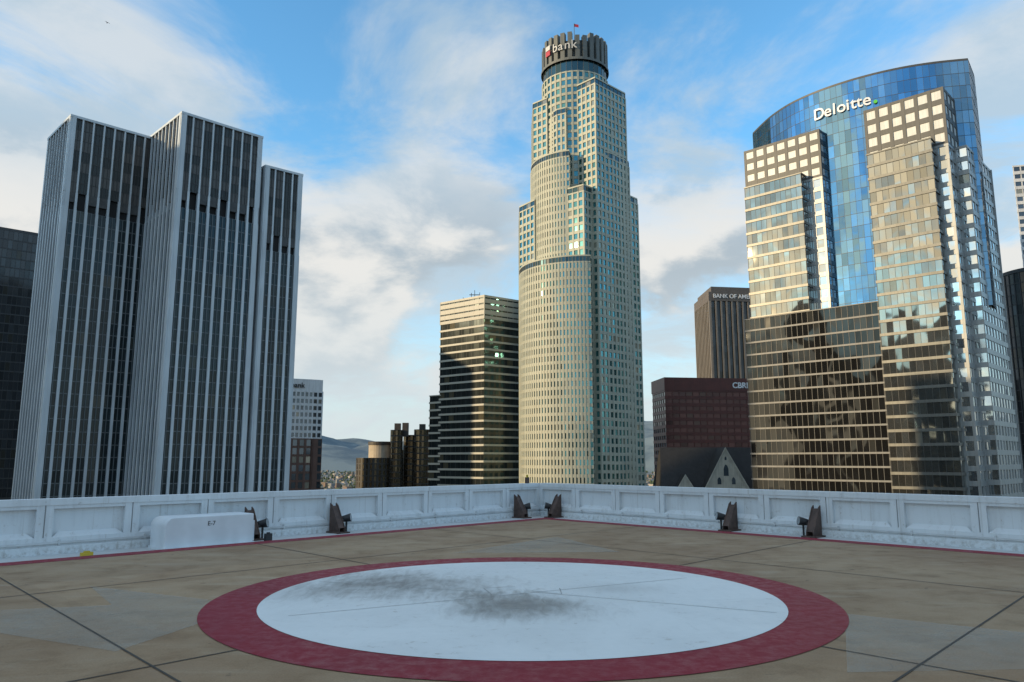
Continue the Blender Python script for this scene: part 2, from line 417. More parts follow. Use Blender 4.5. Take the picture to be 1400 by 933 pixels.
# hatch housing -------------------------------------------------
m_box = mat_wall('hatch_white', (0.68, 0.72, 0.75), 0.45, 0.06, 2, streak=0.05)
m_txt = mat_wall('black_lettering', (0.02, 0.02, 0.02), 0.6)
r = empty('roof_hatch_housing')
F = Vector((-8.05, 17.97)); ux = Vector(dl); vx = Vector((-ux.y, ux.x))
bm = bmesh.new()
prof = [(0, -0.06)]
hh = 0.68; rr_ = 0.20
prof += [(rr_ - rr_ * math.cos(rad(k * 10)), hh - rr_ + rr_ * math.sin(rad(k * 10))) for k in range(10)]
prof += [(2.2, hh), (2.2, -0.06)]
fr = []; bk = []
for (u, z) in prof:
    p = F + ux * u; q = p + vx * 0.85
    fr.append(bm.verts.new((p.x, p.y, z))); bk.append(bm.verts.new((q.x, q.y, z)))
bm.faces.new(fr[::-1]); bm.faces.new(bk)
for i in range(len(fr)):
    j = (i + 1) % len(fr); bm.faces.new((fr[i], fr[j], bk[j], bk[i]))
bmesh.ops.recalc_face_normals(bm, faces=bm.faces)
me = bpy.data.meshes.new('housing'); bm.to_mesh(me); bm.free(); me.materials.append(m_box)
o = link_obj('housing', me, r)
bv = o.modifiers.new('b', 'BEVEL'); bv.width = 0.025; bv.segments = 3; bv.limit_method = 'ANGLE'; bv.angle_limit = rad(40)
mb = MB()
mb.fbox((F.x, F.y), ux, -0.02, 2.22, -0.06, 0.0, -0.87, 0.02, m_box)
mb.fbox((F.x, F.y), ux, 2.20, 2.28, 0.0, 0.5, -0.5, -0.1, m_box)
mb.obj('base_flange', r)
tp = F + ux * 1.0 + Vector((ux.y, -ux.x)) * 0.004
lettering('label', 'E-7', (tp.x, tp.y, 0.45), ux, 0.15, m_txt, r, 0.002, 0.0)
m_yel = mat_wall('yellow_plastic', (0.6, 0.42, 0.03), 0.5)
mb = MB()
q = Vector(dk(14.9, -0.45)); mb.fbox((q.x, q.y), ux, 0, 0.24, -0.06, 0.02, -0.1, 0, m_yel); mb.fbox((q.x, q.y), ux, 0.06, 0.18, 0.02, 0.05, -0.08, -0.02, m_yel)
mb.obj('yellow_wheel_chock')
mb = MB()
q = Vector(dk(10.6, -0.35)); mb.fbox((q.x, q.y), ux, 0, 0.18, -0.06, 0.14, -0.1, 0, m_black)
mb.fbox((q.x, q.y), ux, 0.05, 0.13, 0.14, 0.17, -0.07, -0.03, m_black)
mb.obj('junction_box')
mb = MB()
q = W + Vector(dl) * -0.6; mb.fbox((q.x, q.y), ux, 0, 0.12, H, H + 0.22, -0.2, -0.08, m_steel); mb.fbox((q.x, q.y), ux, 0.03, 0.09, H+0.22, H + 0.32, -0.17, -0.11, m_yel)
mb.obj('obstruction_light')

m_conc = mat_wall('concrete', (0.32, 0.30, 0.27), 0.8)
g_dark = mat_glass('dark_glass', (0.10, 0.12, 0.14))
mb = MB()
own = [dk(-1.85, -1.85), dk(62, -1.85), dk(62, 62), dk(-1.85, 62)]
st = dict(floor=3.8, bay=3, pw=0.6, pd=0.3, sh=1.2, sd=0.2, glass=g_dark, pier=m_conc, span=m_conc)
ar = sum(own[i][0] * own[(i + 1) % 4][1] - own[(i + 1) % 4][0] * own[i][1] for i in range(4))
mb.facade(own[::-1] if ar < 0 else own, GROUND, -3.0, st)
mb.obj('helipad_building')

# ================================================================== CITY
m_alu = mat_wall('aluminium_fins', (0.52, 0.56, 0.59), 0.45, 0.10, 0.1, metallic=0.0, streak=0.06)
m_alud = mat_wall('thin_mullion', (0.11, 0.13, 0.14), 0.5, 0.08, 0.1)
m_crown = mat_wall('crown_panels', (0.06, 0.06, 0.06), 0.6, 0.3, 0.6)
m_void = mat_wall('louvre_void', (0.012, 0.012, 0.013), 0.8)
g_left = mat_glass('bronze_black_glass', (0.02, 0.03, 0.034), refl=0.12, rough=0.10, blind=0.07, blindcol=(0.05, 0.055, 0.05), tilt=0.03, spec=0.3)
g_crown = mat_glass('crown_glass', (0.045, 0.05, 0.05), refl=0.2, rough=0.4, blind=0.35, blindcol=(0.10, 0.095, 0.09), spec=0.3)
def finned_tower(mb, poly, top, voidz=(71.0, 76.0)):
    za, zb = voidz
    st = dict(floor=3.4, bay=2.75, pw=0.72, pd=0.5, mw=0.20, md=0.22, mn=2, sh=0.24, sd=0.06, glass=g_left, pier=m_alu, mull=m_alud, span=m_alud)
    mb.facade(poly, GROUND, za, st)
    cx = sum(p[0] for p in poly) / 4; cy = sum(p[1] for p in poly) / 4
    ins = [(cx + (p[0] - cx) * 0.95, cy + (p[1] - cy) * 0.95) for p in poly]
    mb.facade(ins, za, zb, dict(floor=8, bay=2.75, glass=m_void))
    for i in range(4):
        A, B = poly[i], poly[(i + 1) % 4]; L = math.dist(A, B); d = ((B[0] - A[0]) / L, (B[1] - A[1]) / L)
        nb = round(L / 2.75); bw = L / nb
        for j in range(nb + 1):
            mb.fbox(A, d, j * bw - 0.3, j * bw + 0.3, za, zb, -0.6, 0.45, m_alu)
            if j < nb and j % 3 != 1: mb.fbox(A, d, j * bw + 0.3, (j + 1) * bw - 0.3, za + 2.2, zb, -0.6, 0.1, m_crown)
    stc = dict(floor=2.9, bay=2.75, pw=0.42, pd=0.5, mw=0.12, md=0.2, mn=3, sh=0.16, sd=0.1, glass=g_crown, pier=m_alu, mull=m_crown, span=m_crown)
    mb.facade(poly, zb, top, stc)
    for i in range(4):
        A, B = poly[i], poly[(i + 1) % 4]; L = math.dist(A, B); d = ((B[0] - A[0]) / L, (B[1] - A[1]) / L)
        mb.fbox(A, d, -0.3, L + 0.6, top, top + 0.7, -0.3, 0.6, m_alu)
        for u in (-0.0, L - 1.0): mb.fbox(A, d, u, u + 1.0, GROUND, top + 0.05, -0.3, 0.60, m_alu)
mb = MB()
u_ = (0.716, 0.698); v_ = (-0.712, 0.702)
finned_tower(mb, box_poly((-124.0, 200), u_, 25, v_, 22.0), 97.6)
finned_tower(mb, box_poly((-92.2, 198.6), u_, 23, v_, 38), 97.8)
finned_tower(mb, box_poly((-74.3, 216.9), (0.77, 0.64), 11.0, v_, 24), 89.5, (64, 69))
mb.obj('finned_office_tower')

g_far = mat_glass('smoked_glass', (0.05, 0.055, 0.06), refl=0.4, rough=0.12, blind=0.12, blindcol=(0.04, 0.04, 0.035), spec=0.4)
m_dkm = mat_wall('dark_metal', (0.035, 0.037, 0.04), 0.5)
mb = MB()
st = dict(floor=3.9, bay=1.7, pw=0.14, pd=0.12, sh=0.5, sd=0.1, glass=g_far, pier=m_dkm, span=m_dkm)
mb.facade([(-250, 266), (-178, 329), (-200, 354), (-272, 291)], GROUND, 96.5, st)
mb.facade([(-248, 268), (-180, 328), (-200, 352), (-268, 291)], 96.5, 97.5, dict(floor=1, bay=60, glass=m_dkm))
mb.obj('smoked_glass_tower')

# ---- round stepped tower -----------------------------------------------
m_st = mat_wall('beige_granite', (0.41, 0.41, 0.33), 0.6, 0.08, 0.12, streak=0.05)
m_st2 = mat_wall('grey_granite', (0.12, 0.128, 0.12), 0.6, 0.1, 0.3)
g_teal = mat_glass('teal_glass', (0.10, 0.27, 0.28), refl=0.8, rough=0.07, tilt=0.08, blind=0.12, blindcol=(0.30, 0.30, 0.24))
g_tealb = mat_glass('teal_band_glass', (0.05, 0.10, 0.115), refl=0.7, rough=0.08)
US = dict(floor=3.35, bay=2.45, pw=0.80, pd=0.32, sh=1.2, sd=0.22, glass=g_teal, pier=m_st, span=m_st)
UB = dict(floor=3.0, bay=2.45, pw=0.3, pd=0.15, glass=g_tealb, pier=m_st2)
uc = (27.9, 312)
root = empty('round_stepped_skyscraper')
mb = MB()
def us(poly, top, z0=GROUND, band=2.6):
    mb.facade(poly, z0, top - band, US)
    mb.facade(poly, top - band, top - 0.6, UB)
    cx = sum(p[0] for p in poly) / len(poly); cy = sum(p[1] for p in poly) / len(poly)
    mb.prism([(cx + (p[0] - cx) * 1.02, cy + (p[1] - cy) * 1.02) for p in poly], top - 0.6, top, m_st)
full = arc(uc, 14.4, 0, 360, 36)[:-1]
mb.facade(full, 60, 165.5, US)
mb.facade(arc(uc, 14.0, 0, 360, 36)[:-1], 165.5, 170.5, dict(floor=5, bay=2.4, pw=0.15, pd=0.1, glass=g_tealb, pier=m_st2))
mb.prism(arc(uc, 12.6, 0, 360, 48)[:-1], 170.5, 180.5, m_st2)
mb.prism(arc(uc, 15.0, 0, 360, 48)[:-1], 170.5, 171.6, m_st2)
for k in range(28):
    an = 360 * k / 28
    px_, py_ = uc[0] + 13.9 * math.cos(rad(an)), uc[1] + 13.9 * math.sin(rad(an))
    d = (-math.sin(rad(an)), math.cos(rad(an)))
    topk = 183.4 if k % 7 not in (0, 1) else 181.8
    mb.fbox((px_, py_), d, -0.95, 0.95, 171.6, topk, -1.4, 0.7, m_st2)
mb.prism(arc((27.9, 312), 1.0, 0, 360, 8)[:-1], 180, 187.0, m_st2)
mb.prism(arc((27.9, 312), 0.14, 0, 360, 6)[:-1], 187.0, 196, m_st2)
us([(27.6, 297.0), (34.2, 290.2), (48.6, 304.0), (48.6, 326), (27.6, 326)], 158.5)
us([(9.2, 309.5), (15.0, 304.2), (24, 313), (24, 328), (9.2, 328)], 156.5)
us([(14.2, 307), (19, 299.5), (22.5, 297.6), (27, 312)], 149)
us(arc((28, 312), 19.6, 180, 256, 20) + [(28, 318), (20, 325)], 128)
us([(38.0, 294.0), (41.5, 296.4), (49.6, 305.2), (49.6, 320), (38, 320)], 128)
us([(22.6, 293.2), (28.6, 288.4), (35.0, 294.6), (35, 312), (22.6, 312)], 111.5)
us([(43, 298.5), (53.6, 309.5), (53.6, 330), (40, 330)], 113)
us([(3.3, 312.5), (9.5, 303.5), (19, 312), (19, 330), (3.3, 330)], 110.5)
us(arc((28, 312), 24.7, 180, 276, 30) + [(32, 322), (10, 328)], 82)
mb.obj('tower_shell', root)
m_let = mat_wall('white_letter', (0.8, 0.8, 0.8), 0.4)
m_lets = mat_wall('grey_white_letter', (0.50, 0.50, 0.50), 0.5)
m_redl = mat_wall('red_letter', (0.45, 0.03, 0.04), 0.4)
for i, ch in enumerate('bank'):
    an = 226 + i * 11.0
    x, y = uc[0] + 15.0 * math.cos(rad(an)), uc[1] + 15.0 * math.sin(rad(an))
    lettering('crown_sign_letter', ch, (x, y, 175.4), (-math.sin(rad(an)), math.cos(rad(an))), 5.6, m_lets, root, 0.15, 0.0)
mb = MB()
an = 216
x, y = uc[0] + 15.0 * math.cos(rad(an)), uc[1] + 15.0 * math.sin(rad(an))
dd_ = (-math.sin(rad(an)), math.cos(rad(an)))
mb.fbox((x, y), dd_, -1.4, 1.4, 175.0, 177.2, 0, 0.3, m_redl); mb.fbox((x, y), dd_, -1.4, 1.4, 177.5, 179.6, 0, 0.3, m_lets)
mb.obj('crown_sign_shield', root)
mb = MB(); mb.poly([(27.9, 312, 194.4), (29.9, 312, 194.0), (29.9, 312, 195.4), (27.9, 312, 195.8)], m_redl); mb.obj('roof_flag', root)

# ---- banded building --------------------------------------
m_cream = mat_wall('cream_band', (0.40, 0.38, 0.32), 0.5, 0.06, 0.1, streak=0.04)
g_band = mat_glass('band_glass', (0.045, 0.055, 0.055), refl=0.6, rough=0.1, blind=0.1, blindcol=(0.1, 0.09, 0.06))
mb = MB()
BN = dict(floor=3.45, bay=3, sh=0.85, sd=0.25, mw=0.08, md=0.05, mn=2, glass=g_band, pier=m_cream, span=m_cream, mull=m_dkm)
P_c = Vector((-12.2, 325)); ld = Vector((-0.78, 0.626)); rd = Vector((0.8, 0.6))
pl = [tuple(P_c), tuple(P_c + rd * 22), tuple(P_c + rd * 22 + ld * 26.5), tuple(P_c + ld * 26.5)]
mb.facade(pl, GROUND, 64, BN)
mb.facade(pl, 64, 74.2, dict(floor=2.6, bay=3, pw=0.12, pd=0.3, sh=1.9, sd=0.28, glass=g_band, pier=m_cream, span=m_cream))
q = P_c + ld * 26.5
pl2 = [tuple(q + Vector((0.5, -0.3))), tuple(q + rd * 20), tuple(q + rd * 20 + ld * 7.5), tuple(q + ld * 6.2)]
mb.facade(pl2, GROUND, 31.5, BN)
mb.obj('banded_office_building')
mb = MB()
for (dx, hh_) in ((6, 2.5), (9, 4.0), (11, 3.0), (16, 1.6)):
    p = P_c + ld * dx + rd * 3; mb.box(p.x - 0.12, p.x + 0.12, p.y - 0.12, p.y + 0.12, 74, 74 + hh_, m_dkm)
p = P_c + ld * 10 + rd * 4; mb.box(p.x - 2.5, p.x + 2, p.y, p.y + 0.3, 76, 76.3, m_dkm)
o = mb.obj('rooftop_antennas')

# ---- small white-grid tower --------------------------------------------
m_wg = mat_wall('white_precast', (0.6, 0.61, 0.62), 0.6, 0.05)
m_br = mat_wall('brown_brick', (0.13, 0.075, 0.06), 0.8)
root = empty('white_grid_building')
mb = MB()
pl = [(-124, 372), (-101.5, 384), (-97.4, 387), (-103, 402), (-130, 395)]
mb.facade(pl, 13, 37, dict(floor=3.4, bay=2.2, pw=0.75, pd=0.3, sh=1.3, sd=0.25, glass=g_dark, pier=m_wg, span=m_wg))
mb.prism([(p[0], p[1]) for p in pl], 37, 43, m_wg)
mb.facade([(-125, 371.5), (-101, 383.8), (-97, 387), (-103, 404), (-131, 397)], GROUND, 13, dict(floor=4.2, bay=3.4, pw=1.2, pd=0.3, sh=1.1, sd=0.2, glass=g_dark, pier=m_br, span=m_br))
mb.obj('shell', root)
d = Vector((22.5, 12)).normalized()
lettering('roof_sign', 'bank', (-111.3, 378.3, 38.6), d, 3.6, m_txt, root, 0.1, 0.05)

# ---- cluster of round glass towers -------------------------------------
m_gold = mat_glass('bronze_glass', (0.20, 0.15, 0.09), refl=0.8, rough=0.12, blind=0.15, blindcol=(0.12, 0.09, 0.05))
m_dbr = mat_wall('dark_bronze', (0.05, 0.042, 0.035), 0.6)
m_tan = mat_wall('tan_drum', (0.42, 0.35, 0.26), 0.7)
mb = MB()
CY = dict(floor=3.2, bay=1.5, pw=0.14, pd=0.1, sh=0.7, sd=0.12, glass=m_gold, pier=m_dbr, span=m_dbr)
def cyl(x0, x1, y, top, n=28, st=CY):
    c = ((x0 + x1) / 2, y); r = (x1 - x0) / 2
    mb.facade(arc(c, r, 0, 360, n)[:-1], GROUND, top, st)
cyl(-85.5, -64.5, 420, 3.5)
mb.prism(arc((-72.5, 420), 6.5, 0, 360, 28)[:-1], 3.4, 10.5, m_tan); mb.prism(arc((-72.5, 420), 6.9, 0, 360, 28)[:-1], 10.5, 12.3, m_dbr)
cyl(-66.2, -59.6, 414, 18.5, 20); cyl(-60.2, -51.6, 422, 16, 20); cyl(-53.6, -44.2, 416, 18.8, 24); cyl(-64, -48, 430, 8, 24)
for x in (-62.8, -58.5, -49.2): mb.box(x - 1.6, x + 1.6, 415, 418, 15, 21.0 + (x % 2), m_dbr)
mb.obj('cylindrical_hotel_towers')

# ---- granite pier tower ---------------------------
m_boa = mat_wall('brown_granite', (0.12, 0.10, 0.085), 0.6, 0.08)
m_boa2 = mat_wall('light_brown_granite', (0.20, 0.175, 0.15), 0.6, 0.08)
root = empty('granite_pier_tower')
mb = MB()
pl = [(111, 446), (111, 414), (152, 420), (152, 446)]
mb.facade(pl, GROUND, 90.5, dict(floor=3.6, bay=3.3, pw=0.95, pd=0.9, glass=g_far, pier=m_boa2, span=m_boa))
mb.prism([(110.2, 447), (110.2, 413.0), (153, 419), (153, 447)], 90.5, 95.6, m_boa)
mb.prism([(112.2, 446), (112.2, 415.0), (152, 420.8), (152, 446)], 95.6, 99.0, m_boa)
mb.obj('shell', root)
lettering('roof_sign', 'BANK OF AMERICA', (112.6, 413.1, 92.2), Vector((42.8, 6)).normalized(), 3.3, m_let, root, 0.1, 0.03)

# ---- red brown block -----------------------------------------------------
m_rb = mat_wall('red_granite', (0.10, 0.022, 0.016), 0.45, 0.15)
g_rb = mat_glass('red_black_glass', (0.06, 0.02, 0.02), refl=0.4, rough=0.1, blind=0.1, blindcol=(0.05, 0.015, 0.012))
root = empty('red_granite_office_block')
mb = MB()
pl = [(67.4, 360), (69.3, 340), (114, 346.5), (114, 362)]
mb.facade(pl, GROUND, 33.5, dict(floor=3.3, bay=3.2, pw=0.25, pd=0.2, sh=1.5, sd=0.3, glass=g_rb, pier=m_rb, span=m_rb))
mb.prism([(66.9, 361), (68.9, 339.5), (114.5, 346), (114.5, 363)], 33.5, 39.3, m_rb)
mb.obj('shell', root)
dch = Vector((45.6, 6.5)).normalized()
lettering('roof_sign', 'CBRE', (100.9, 343.9, 34.9), dch, 3.6, m_let, root, 0.1, 0.08)

# ---- slate roofed stone hall -----------------------------------
m_slate = mat_wall('dark_slate', (0.022, 0.021, 0.022), 0.75, 0.2, 0.5)
m_lime = mat_wall('limestone', (0.44, 0.40, 0.33), 0.8, 0.12, 0.4)
root = empty('gabled_stone_hall')
mb = MB()
x0, x1 = 54.6, 96.0
R0 = (56.5, 291, 7.0); R1 = (92.0, 291, 7.0)
mb.poly([(x0, 280, -12), (x1, 280, -12), R1, R0], m_slate)
mb.poly([(x1, 280, -12), (x1 + 0.0, 302, -12), R1], m_slate)
mb.poly([(x0, 302, -12), (x0, 280, -12), R0], m_slate)
mb.poly([(x1, 302, -12), (x0, 302, -12), R0, R1], m_slate)
mb.obj('slate_roof', root)
mb = MB()
mb.facade([(x0 + .5, 280.5), (x1 - .5, 280.5), (x1 - .5, 301.5), (x0 + .5, 301.5)], GROUND, -12, dict(floor=4, bay=3.5, pw=1.8, pd=0.3, sh=1.8, sd=0.2, glass=g_dark, pier=m_lime, span=m_lime))
def gable(xc, zp, hw, zb, y):
    mb.poly([(xc - hw, y, zb - 12), (xc + hw, y, zb - 12), (xc + hw, y, zb), (xc, y, zp), (xc - hw, y, zb)], m_lime)
    yb = y + 11
    for s in (-1, 1):
        P = [(xc, y - 0.3, zp + 0.5), (xc + s * (hw + 0.6), y - 0.3, zb - 0.6), (xc + s * (hw + 0.6), yb, zb - 0.6), (xc, yb, zp + 0.5)]
        mb.poly(P, m_slate)
        Pc = [(xc, y - 0.31, zp + 0.55), (xc, y - 0.31, zp - 0.3), (xc + s * hw, y - 0.31, zb - 0.6), (xc + s * (hw + 0.6), y - 0.31, zb - 0.6)]
        mb.poly(Pc if s > 0 else Pc[::-1], m_lime)
gable(78.0, 6.4, 8.2, -8.5, 278.6); gable(63.2, -3.4, 3.6, -9, 279.2); gable(92.6, -3.2, 3.6, -9, 279.2)
for (wx, wz, hw, hh_) in ((78.0, -3.5, 0.9, 4.2), (75.4, -6.5, 0.7, 2.6), (80.6, -6.5, 0.7, 2.6), (78, 2.2, 0.35, 1.3)):
    mb.poly([(wx - hw, 278.55, wz), (wx + hw, 278.55, wz), (wx + hw, 278.55, wz + hh_ * 0.6), (wx + hw * 0.6, 278.55, wz + hh_ * 0.85), (wx, 278.55, wz + hh_), (wx - hw * 0.6, 278.55, wz + hh_ * 0.85), (wx - hw, 278.55, wz + hh_ * 0.6)], g_dark)
mb.obj('stone_walls_and_gables', root)

# ---- glass tower with curved blue crest --------------------------------------
m_sil = mat_wall('silver_spandrel', (0.13, 0.13, 0.12), 0.4, 0.08, 0.2, metallic=0.3)
m_sil3 = mat_wall('pale_band', (0.17, 0.17, 0.165), 0.5, 0.08, 0.2)
m_sil2 = mat_wall('silver_cladding', (0.30, 0.31, 0.31), 0.4, 0.08, 0.2, metallic=0.3)
m_gry = mat_wall('charcoal_granite', (0.07, 0.07, 0.068), 0.5, 0.1)
m_wsq = mat_wall('white_square_panel', (0.58, 0.59, 0.57), 0.4, 0.05)
g_mir = mat_glass('silver_mirror_glass', (0.36, 0.35, 0.31), refl=0.92, rough=0.04, tilt=0.03, wave=0.12, blind=0.02, wscale=0.10)
g_drk = mat_glass('dark_mirror_glass', (0.055, 0.055, 0.053), refl=0.8, rough=0.04, tilt=0.03, wave=0.14, blind=0.03, blindcol=(0.06, 0.06, 0.055), wscale=0.10, spec=0.3)
g_sid = mat_glass('side_mirror_glass', (0.60, 0.62, 0.62), refl=0.9, rough=0.05, tilt=0.03, wave=0.05, blind=0.03)
g_blu = mat_glass('blue_mirror_glass', (0.17, 0.32, 0.46), refl=0.92, rough=0.04, tilt=0.012, wave=0.05, blind=0.0)
root = empty('curved_glass_skyscraper')
mb = MB()
O = Vector((75.0, 230.4)); e1 = Vector((0.7125, -0.7017)); e2 = Vector((0.7017, 0.7125))
def G(u, v): p = O + e1 * u + e2 * v; return (p.x, p.y)
def rect(u0, u1, v0, v1): return [G(u0, v0), G(u1, v0), G(u1, v1), G(u0, v1)]
ZT = 100.4; ZF = 87.0; ZP = 45.0
WS = dict(floor=4.2, bay=3.3, pw=0.95, pd=0.2, sh=1.5, sd=0.16, glass=m_wsq, pier=m_gry, span=m_gry)
FR = dict(floor=3.7, bay=1.6, pw=0.07, pd=0.07, sh=0.75, sd=0.22, glass=g_mir, pier=m_gry, span=m_sil)
LO = dict(floor=3.7, bay=1.6, pw=0.12, pd=0.10, sh=0.5, sd=0.25, glass=g_drk, pier=m_gry, span=m_sil3)
SI = dict(floor=3.7, bay=3.0, pw=1.0, pd=0.15, sh=1.3, sd=0.2, glass=g_sid, pier=m_sil2, span=m_sil2)
mb.facade(rect(0, 24.0, 0, 20), GROUND, ZF - 1.5, SI)
mb.facade(rect(0, 24.0, 0, 20), ZF - 1.5, ZT, WS)
mb.facade(rect(37.3, 57.6, 0, 31), GROUND, ZF - 1.5, SI)
mb.facade(rect(37.3, 57.6, 0, 31), ZF - 1.5, ZT + 1.2, WS)
mb.facade(rect(1.2, 19.2, -3.6, 0), ZP, ZF, FR)
mb.facade(rect(38.3, 54.6, -3.6, 0), GROUND, ZF, FR)
mb.facade(rect(-1.0, 38.0, -3.4, 8), GROUND, ZP, LO)
mb.facade(rect(57.6, 60.5, 6, 31), GROUND, 86, SI)
pts = [(83.2, 246.0), (83.9, 239.5), (85.2, 232.0), (88.0, 224.0), (92.6, 216.8), (98.5, 210.6), (105.0, 205.6), (112.2, 201.6), (120.0, 198.8), (128.3, 197.0)]
fine = []
for i in range(len(pts) - 1):
    p0 = pts[max(i - 1, 0)]; p1 = pts[i]; p2 = pts[i + 1]; p3 = pts[min(i + 2, len(pts) - 1)]
    for k in range(5):
        s = k / 5
        fine.append(tuple(0.5 * (2 * p1[j] + (p2[j] - p0[j]) * s + (2 * p0[j] - 5 * p1[j] + 4 * p2[j] - p3[j]) * s * s + (-p0[j] + 3 * p1[j] - 3 * p2[j] + p3[j]) * s ** 3) for j in (0, 1)))
fine.append(pts[-1])
BL = dict(floor=3.7, bay=1.6, pw=0.05, pd=0.05, sh=0.10, sd=0.05, glass=g_blu, pier=m_gry, span=m_gry)
crest = fine + [(135.5, 206), (137, 214), (112, 244), (95, 250)]
mb.facade(crest, ZP - 2, 113.3, BL)
mb.prism([(p[0], p[1]) for p in crest], 113.3, 113.9, m_gry)
mb.obj('shell', root)
def along(s):
    acc = 0
    for i in range(len(fine) - 1):
        L = math.dist(fine[i], fine[i + 1])
        if acc + L >= s:
            d = ((fine[i + 1][0] - fine[i][0]) / L, (fine[i + 1][1] - fine[i][1]) / L); k = s - acc
            return (fine[i][0] + d[0] * k, fine[i][1] + d[1] * k), d
        acc += L
s = 31.0
m_grn = mat_wall('green_dot', (0.1, 0.5, 0.05), 0.4)
for ch, wdt in (('D', 3.0), ('e', 2.3), ('l', 1.15), ('o', 2.4), ('i', 1.15), ('t', 1.5), ('t', 1.5), ('e', 2.3), ('.', 1.0)):
    p, d = along(s); nn = (d[1], -d[0])
    lettering('crest_sign_letter', ch, (p[0] + nn[0] * 0.4, p[1] + nn[1] * 0.4, 104.4), d, 4.9 if ch != '.' else 8, m_grn if ch == '.' else m_let, root, 0.12, 0.05)
    s += wdt * 1.1

# ---- right edge towers -----------------------------------------------------
mb = MB()
m_lt = mat_wall('pale_precast', (0.55, 0.56, 0.58), 0.6)
mb.facade([(246, 352), (290, 340), (310, 372), (275, 392)], GROUND, 145, dict(floor=3.8, bay=3, pw=0.5, pd=0.2, sh=1.6, sd=0.3, glass=g_dark, pier=m_lt, span=m_lt))
mb.obj('pale_office_tower')
mb = MB()
mb.facade(arc((189.8, 262), 14, 0, 360, 44)[:-1], GROUND, 67, dict(floor=3.7, bay=1.9, pw=0.3, pd=0.25, sh=0.3, sd=0.1, glass=g_far, pier=m_dkm, span=m_dkm))
mb.prism(arc((189.8, 262), 14.3, 0, 360, 44)[:-1], 67, 68.2, m_dkm)
mb.obj('dark_round_tower')

# ---- unseen towers added for shade and glass reflections ---------------------------
ST = dict(floor=3.8, bay=3.2, pw=0.8, pd=0.3, sh=1.3, sd=0.2, glass=g_dark, pier=m_conc, span=m_conc)
STD = dict(ST, pier=m_dkm, span=m_gry)
mb = MB()
mb.facade([(-98, -56), (-70, -50), (-88, 32), (-116, 26)], GROUND, 34, ST)  # unseen block added to keep the low sun off the deck
mb.obj('added_concrete_tower')
for nm, o_, u, lu, lv, top, sty in (('added_dark_tower', (-185, 88), (0.7, 0.7), 24, 20, 92, STD),
                                    ('added_dark_tower', (-235, 20), (0.7, 0.7), 30, 26, 74, STD),
                                    ('added_dark_tower', (-300, -70), (0.7, 0.7), 34, 40, 120, STD),
                                    ('added_dark_tower', (-200, -30), (0.7, 0.7), 22, 30, 40, STD),
                                    ('added_dark_tower', (-262, 138), (0.24, 0.97), 52, 30, 128, STD),
                                    ('added_concrete_tower', (60, -190), (0.7, 0.7), 36, 36, 70, ST),
                                    ('added_concrete_tower', (150, -80), (0.7, 0.7), 36, 36, 40, ST)):
    mb = MB(); vv = (-0.7, 0.7) if u == (0.7, 0.7) else (-0.97, 0.24)
    mb.facade(box_poly(o_, u, lu, vv, lv), GROUND, top, sty); mb.obj(nm)  # off-frame towers added to darken glass reflections and shade facades

# ---- ground, far city, trees, hills ---------------------------------------------
m_gr, t, b = new_mat('city_ground')
pos = geo_pos(t)
v = t.new('ShaderNodeTexVoronoi'); v.inputs['Scale'].default_value = 0.012; t.link(pos, v.inputs['Vector'])
c = t.mix(t.ramp(t.noise(pos, 0.004, 6, 0.7), 0.4, 0.6), (0.06, 0.075, 0.045), (0.17, 0.16, 0.145))
c = t.mix(0.35, c, v.outputs['Color'], 'MULTIPLY')
far = t.ramp(t.vmath('LENGTH', pos), 2500, 16000, 0, 0.8, False)  # distance haze painted into the ground colour
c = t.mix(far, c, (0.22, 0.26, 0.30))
t.link(c, b.inputs['Base Color']); b.inputs['Roughness'].default_value = 0.95
mb = MB(); S = 45000
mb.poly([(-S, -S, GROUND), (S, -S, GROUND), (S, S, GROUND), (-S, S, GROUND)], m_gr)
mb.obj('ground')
m_fc, t, b = new_mat('low_rise')
ri_ = t.new('ShaderNodeNewGeometry').outputs['Random Per Island']
cr = t.new('ShaderNodeValToRGB'); t.link(ri_, cr.inputs[0])
cr.color_ramp.elements[0].color = (0.10, 0.09, 0.08, 1); cr.color_ramp.elements[1].color = (0.42, 0.36, 0.29, 1)
e = cr.color_ramp.elements.new(0.3); e.color = (0.20, 0.13, 0.09, 1)
e = cr.color_ramp.elements.new(0.6); e.color = (0.18, 0.18, 0.18, 1)
far = t.ramp(t.vmath('LENGTH', geo_pos(t)), 2500, 14000, 0, 0.5, False)  # air haze mixed into the box colour with distance
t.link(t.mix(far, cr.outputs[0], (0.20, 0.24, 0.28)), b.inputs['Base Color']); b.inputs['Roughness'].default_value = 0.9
vs, fs = [], []
for i in range(9000):
    r = 900 * (16 ** random.random()); th = random.uniform(-42, 42); x, y = r * math.sin(rad(th)), r * math.cos(rad(th))
    wx, wy = random.uniform(8, 32), random.uniform(8, 32); h = random.choice((6, 8, 8, 10, 14, 22)) * random.uniform(.8, 1.3)
    if random.random() < 0.01: h *= 3
    cs, sn = 0.7071, 0.7071; k = len(vs)
    for z in (GROUND, GROUND + h):
        for sx, sy in ((-1, -1), (1, -1), (1, 1), (-1, 1)):
            px_, py_ = sx * wx / 2, sy * wy / 2
            vs.append((x + px_ * cs - py_ * sn, y + px_ * sn + py_ * cs, z))
    fs += [(k + 4, k + 5, k + 6, k + 7), (k, k + 1, k + 5, k + 4), (k + 1, k + 2, k + 6, k + 5), (k + 2, k + 3, k + 7, k + 6), (k + 3, k, k + 4, k + 7)]
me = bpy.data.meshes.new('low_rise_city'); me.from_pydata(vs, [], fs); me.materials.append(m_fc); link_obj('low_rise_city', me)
m_tr, t, b = new_mat('tree_canopy')
ri_ = t.new('ShaderNodeNewGeometry').outputs['Random Per Island']
